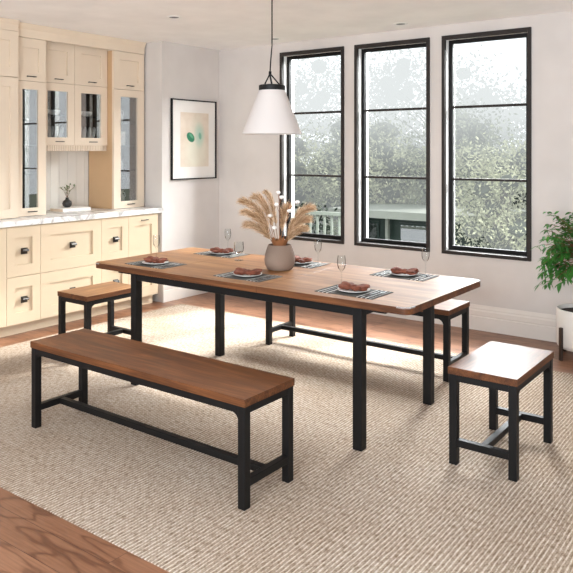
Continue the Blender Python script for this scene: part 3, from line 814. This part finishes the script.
for k in range(3):
    pts = []
    for i in range(15):
        u = i/14; a = k*2*PI/3+u*5.0; r0 = .022*(1-.3*u)+.012
        pts.append((r0*math.cos(a), r0*math.sin(a), u*.42))
    tk.tube(pts, [.012-.004*i/14 for i in range(15)], 8)
brs = []
for k in range(84):
    a = rf.uniform(0, 2*PI); el = rf.uniform(-.15, 1.35); L_ = rf.uniform(.22,.37)*(1 if el < .9 else 1.05)
    p0 = Vector((.01*math.cos(a), .01*math.sin(a), rf.uniform(.27,.50)))
    dd = Vector((math.cos(a)*math.cos(el), math.sin(a)*math.cos(el), math.sin(el)*1.55)); pts = [p0]; cur = dd.copy()
    for i in range(8):
        pts.append(pts[-1]+cur*L_/8); cur = (cur+Vector((0,0,-.11-.05*rf.random()))).normalized()
    tk.tube(pts, [.0035-.0003*i for i in range(9)], 5); brs.append(pts)
tk.build('trunk', M['bark'], fr, smooth=True)
lf = MB()
for pts in brs:
    for q in range(22):
        u = rf.uniform(.28, 1.0)*8; i = min(7, int(u)); b_ = pts[i].lerp(pts[i+1], u-i)
        a = rf.uniform(0, 2*PI); t_ = (pts[i+1]-pts[i]).normalized()
        dd = (t_*.6+Vector((math.cos(a), math.sin(a), rf.uniform(-.9,.15)))*.8).normalized()
        ln = rf.uniform(.040,.066); side = dd.cross(Vector((rf.uniform(-.4,.4),rf.uniform(-.4,.4),1))).normalized()*ln*.21
        nrm = side.cross(dd).normalized()*ln*.06; dn = Vector((0,0,-ln*.18))
        lf.add([b_, b_+dd*ln*.30+side*.9+nrm, b_+dd*ln*.62+side*.8+nrm+dn*.4, b_+dd*ln+dn, b_+dd*ln*.62-side*.8+nrm+dn*.4, b_+dd*ln*.30-side*.9+nrm, b_+dd*ln*.35, b_+dd*ln*.65+dn*.4],
               [(0,1,6),(1,2,7,6),(2,3,7),(3,4,7),(4,5,6,7),(5,0,6)])
lf.v = [(x, min(y, YW-QY-.03), z) for x, y, z in lf.v]
lf.build('foliage', M['ficus'], fr)

# ------------------------------------------------------------------ outside
GZ = -2.0
struct(MB().box(-60, 40, YW+.6, 90, GZ-.1, GZ).build('ground', M['grass']))
def tree(x, y, h, rx, rz, n, lm, label, seed, ls=.12, low=.25):
    rt = random.Random(seed)
    t = thing('tree', label, 'tree', (x, y, GZ), 0, 'trees beyond the windows')
    k = MB(); top = h-rz*.8
    k.tube([(0,0,0),(.1,.05,top*.5),(0,0,top)], [.14,.10,.05], 8)
    cl = []
    for q in range(26):
        a = rt.uniform(0,2*PI); u = rt.uniform(-1,1); rr_ = rt.uniform(.35,1)**.6
        c_ = Vector((rx*rr_*math.cos(a)*math.sqrt(1-u*u), rx*rr_*math.sin(a)*math.sqrt(1-u*u), h-rz+rz*rr_*u)); cl.append(c_)
        k.tube([(0,0,max(.3,min(top, c_.z*.75))), c_*.6+Vector((0,0,.4*top*.6)) if False else (Vector((0,0,max(.3,min(top,c_.z*.75))))+c_)/2+Vector((0,0,.1)), c_], [.035,.022,.008], 5)
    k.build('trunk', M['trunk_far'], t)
    f_ = MB()
    for q in range(n):
        c_ = cl[rt.randrange(len(cl))]; s_ = rx*.30
        p = c_+Vector((rt.gauss(0,s_),rt.gauss(0,s_),rt.gauss(0,s_*.7)))
        a = Vector((rt.uniform(-1,1),rt.uniform(-1,1),rt.uniform(-1,1))).normalized(); b_ = a.cross(Vector((rt.uniform(-1,1),rt.uniform(-1,1),rt.uniform(-1,1)))).normalized()
        w1 = ls*rt.uniform(.6,1.3)
        f_.add([p-a*w1*.5, p+b_*w1*.22, p+a*w1*.5, p-b_*w1*.22], [(0,1,2,3)])
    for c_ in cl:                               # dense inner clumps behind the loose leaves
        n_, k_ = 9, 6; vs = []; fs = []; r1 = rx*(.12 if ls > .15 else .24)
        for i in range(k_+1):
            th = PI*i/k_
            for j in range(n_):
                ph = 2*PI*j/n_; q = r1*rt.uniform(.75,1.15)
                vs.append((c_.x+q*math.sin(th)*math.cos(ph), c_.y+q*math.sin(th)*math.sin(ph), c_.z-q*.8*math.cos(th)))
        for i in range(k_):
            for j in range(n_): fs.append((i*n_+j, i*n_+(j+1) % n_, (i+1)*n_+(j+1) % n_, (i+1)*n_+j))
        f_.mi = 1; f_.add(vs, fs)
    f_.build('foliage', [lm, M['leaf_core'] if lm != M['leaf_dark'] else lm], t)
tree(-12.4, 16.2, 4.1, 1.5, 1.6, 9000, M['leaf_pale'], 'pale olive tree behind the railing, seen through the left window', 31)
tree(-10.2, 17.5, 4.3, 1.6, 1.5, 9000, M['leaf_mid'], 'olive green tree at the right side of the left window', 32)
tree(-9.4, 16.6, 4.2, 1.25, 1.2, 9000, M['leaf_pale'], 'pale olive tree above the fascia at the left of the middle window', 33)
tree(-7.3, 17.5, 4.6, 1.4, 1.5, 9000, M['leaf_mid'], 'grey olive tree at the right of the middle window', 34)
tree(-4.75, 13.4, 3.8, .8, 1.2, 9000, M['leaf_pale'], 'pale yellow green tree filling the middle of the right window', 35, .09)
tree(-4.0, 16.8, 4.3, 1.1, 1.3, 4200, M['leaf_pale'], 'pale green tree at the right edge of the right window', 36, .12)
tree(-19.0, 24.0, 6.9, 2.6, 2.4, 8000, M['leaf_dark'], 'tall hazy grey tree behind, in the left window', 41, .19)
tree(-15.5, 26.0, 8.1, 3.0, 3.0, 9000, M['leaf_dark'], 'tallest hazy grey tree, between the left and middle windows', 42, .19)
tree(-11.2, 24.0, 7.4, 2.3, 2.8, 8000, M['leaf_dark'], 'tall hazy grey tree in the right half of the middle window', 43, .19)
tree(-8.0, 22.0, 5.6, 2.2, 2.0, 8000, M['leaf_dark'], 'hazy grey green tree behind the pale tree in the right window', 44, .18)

hg = MB(); rh = random.Random(77)
for q in range(9000):
    p = Vector((rh.uniform(-12.6,-8.6), rh.gauss(12.9,.25), rh.uniform(-2.0,.15+.15*math.sin(q)))); a = Vector((rh.uniform(-1,1),rh.uniform(-1,1),rh.uniform(-1,1))).normalized()
    b_ = a.cross(Vector((rh.uniform(-1,1),.3,rh.uniform(-1,1)))).normalized(); hg.add([p-a*.07, p+b_*.035, p+a*.07, p-b_*.035], [(0,1,2,3)])
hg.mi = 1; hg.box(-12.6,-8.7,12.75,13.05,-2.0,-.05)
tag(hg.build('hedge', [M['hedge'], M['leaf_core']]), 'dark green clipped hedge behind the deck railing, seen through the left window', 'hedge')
# deck railing (left window)
rw = thing('railing', 'pale upright-slat deck railing seen through the left window', 'railing', (-8.2, 11.0, GZ))
m_ = MB(); m_.box(-1.6,1.45,-.04,.04,2.31,2.37); m_.box(-1.6,1.45,-.03,.03,1.4,1.46); m_.build('rail', M['rail'], rw)
for k in range(18):
    x = -1.50+k*.16; MB().box(x, x+.035, -.02, .02, 1.46, 2.31).build('baluster', M['rail'], rw)
for x in (-1.6, 1.39): MB().box(x, x+.06, -.03, .03, 0, 1.4).build('post', M['rail'], rw)
# low green outbuilding (middle window)
ob = thing('garden_building', 'low dark green building with broad pale fascia, through the middle window', 'building', (-7.9, 14.2, GZ))
MB().box(-.95,3.4,0,1.6,0,2.01).build('wall', M['greenwall'], ob)
MB().box(-1.1,3.5,-.45,1.8,2.015,2.18).build('fascia', M['fascia'], ob)
for x in (-.92, .25, 1.4): MB().box(x, x+.06, -.20, -.10, 0, 2.01).build('post', M['fascia'], ob)
for x in (-.75, .5):
    f_ = MB().box(x, x+.75, -.03, .0, .6, 1.9).build('window', M['greenwall'], ob); MB().box(x+.05, x+.70, -.036, -.031, .65, 1.85).build('pane', M['cabglass'], f_)
# grey roofed house (right window)
hs = thing('house', 'dark house with sloping light grey roof, through the right window', 'building', (-6.6, 17.5, GZ))
MB().box(-1.2,5.5,0,4,0,2.55).build('wall', M['darkwall'], hs)
MB().prism([(-.4,2.55),(2.0,3.15),(4.4,2.55)], -1.5, 5.8, 'x').build('roof', M['greyroof'], hs)
for x in (0.4, 2.2, 3.8):
    f_ = MB().box(x, x+.9, -.04, 0, 1.0, 2.1).build('window', M['fascia'], hs); MB().box(x+.07, x+.83, -.046, -.041, 1.07, 2.03).build('pane', M['darkwall'], f_)

# ------------------------------------------------------------------ light
wd = bpy.data.worlds.new('sky'); bpy.context.scene.world = wd; wd.use_nodes = True
bg = wd.node_tree.nodes['Background']; bg.inputs[0].default_value = (.94,.97,1.0,1); bg.inputs[1].default_value = 1.5
def sun(d, strength, ang, col):
    l = bpy.data.lights.new('sun', 'SUN'); l.energy = strength; l.angle = math.radians(ang); l.color = col
    o = bpy.data.objects.new('sun', l); COL.objects.link(o); o.rotation_euler = Vector(d).to_track_quat('-Z','Y').to_euler()
sun((-.27,-.75,-.58), 5.5, 4, (1,.97,.93))
def area(loc, tgt, sx, sy, e, col=(1,1,1)):
    l = bpy.data.lights.new('added_light', 'AREA'); l.shape = 'RECTANGLE'; l.size = sx; l.size_y = sy; l.energy = e; l.color = col
    o = bpy.data.objects.new('added_light', l); COL.objects.link(o); o.location = loc
    o.rotation_euler = (Vector(tgt)-Vector(loc)).to_track_quat('-Z','Y').to_euler()
area((-1.6, 8.6, 4.55), (-3.0, 3.9, .6), 6.5, 2.4, 3900, (.97,.985,1))  # added area light outside, above the view, strengthens the window light and glare
area((-1.0, -1.0, 1.3), (-2.8, 2.2, 2.59), 2.2, 1.2, 150, (.84,.92,1))  # added uplight behind the camera, brightens ceiling and upper cabinets
area((-.6, -.9, 2.45), (-2.8, 3.2, .6), 2.6, 1.6, 45, (.97,.98,1))  # added unseen front fill, not a lamp of the room

# ------------------------------------------------------------------ camera
cam = bpy.data.cameras.new('camera'); co = bpy.data.objects.new('camera', cam); COL.objects.link(co)
cam.sensor_width = 36; cam.sensor_fit = 'HORIZONTAL'; cam.lens = 36*708/573; cam.shift_y = -(286.5-151)/573
co.location = (0,0,1.5); co.rotation_euler = (PI/2, 0, math.radians(36.59)); cam.clip_start = .05; cam.clip_end = 300
sc = bpy.context.scene; sc.camera = co
sc.view_settings.view_transform = 'Standard'; sc.view_settings.look = 'None'; sc.view_settings.exposure = .08; sc.view_settings.gamma = 1
sc.cycles.use_denoising = True
sc.cycles.max_bounces = 10; sc.cycles.transparent_max_bounces = 16; sc.cycles.sample_clamp_indirect = 8
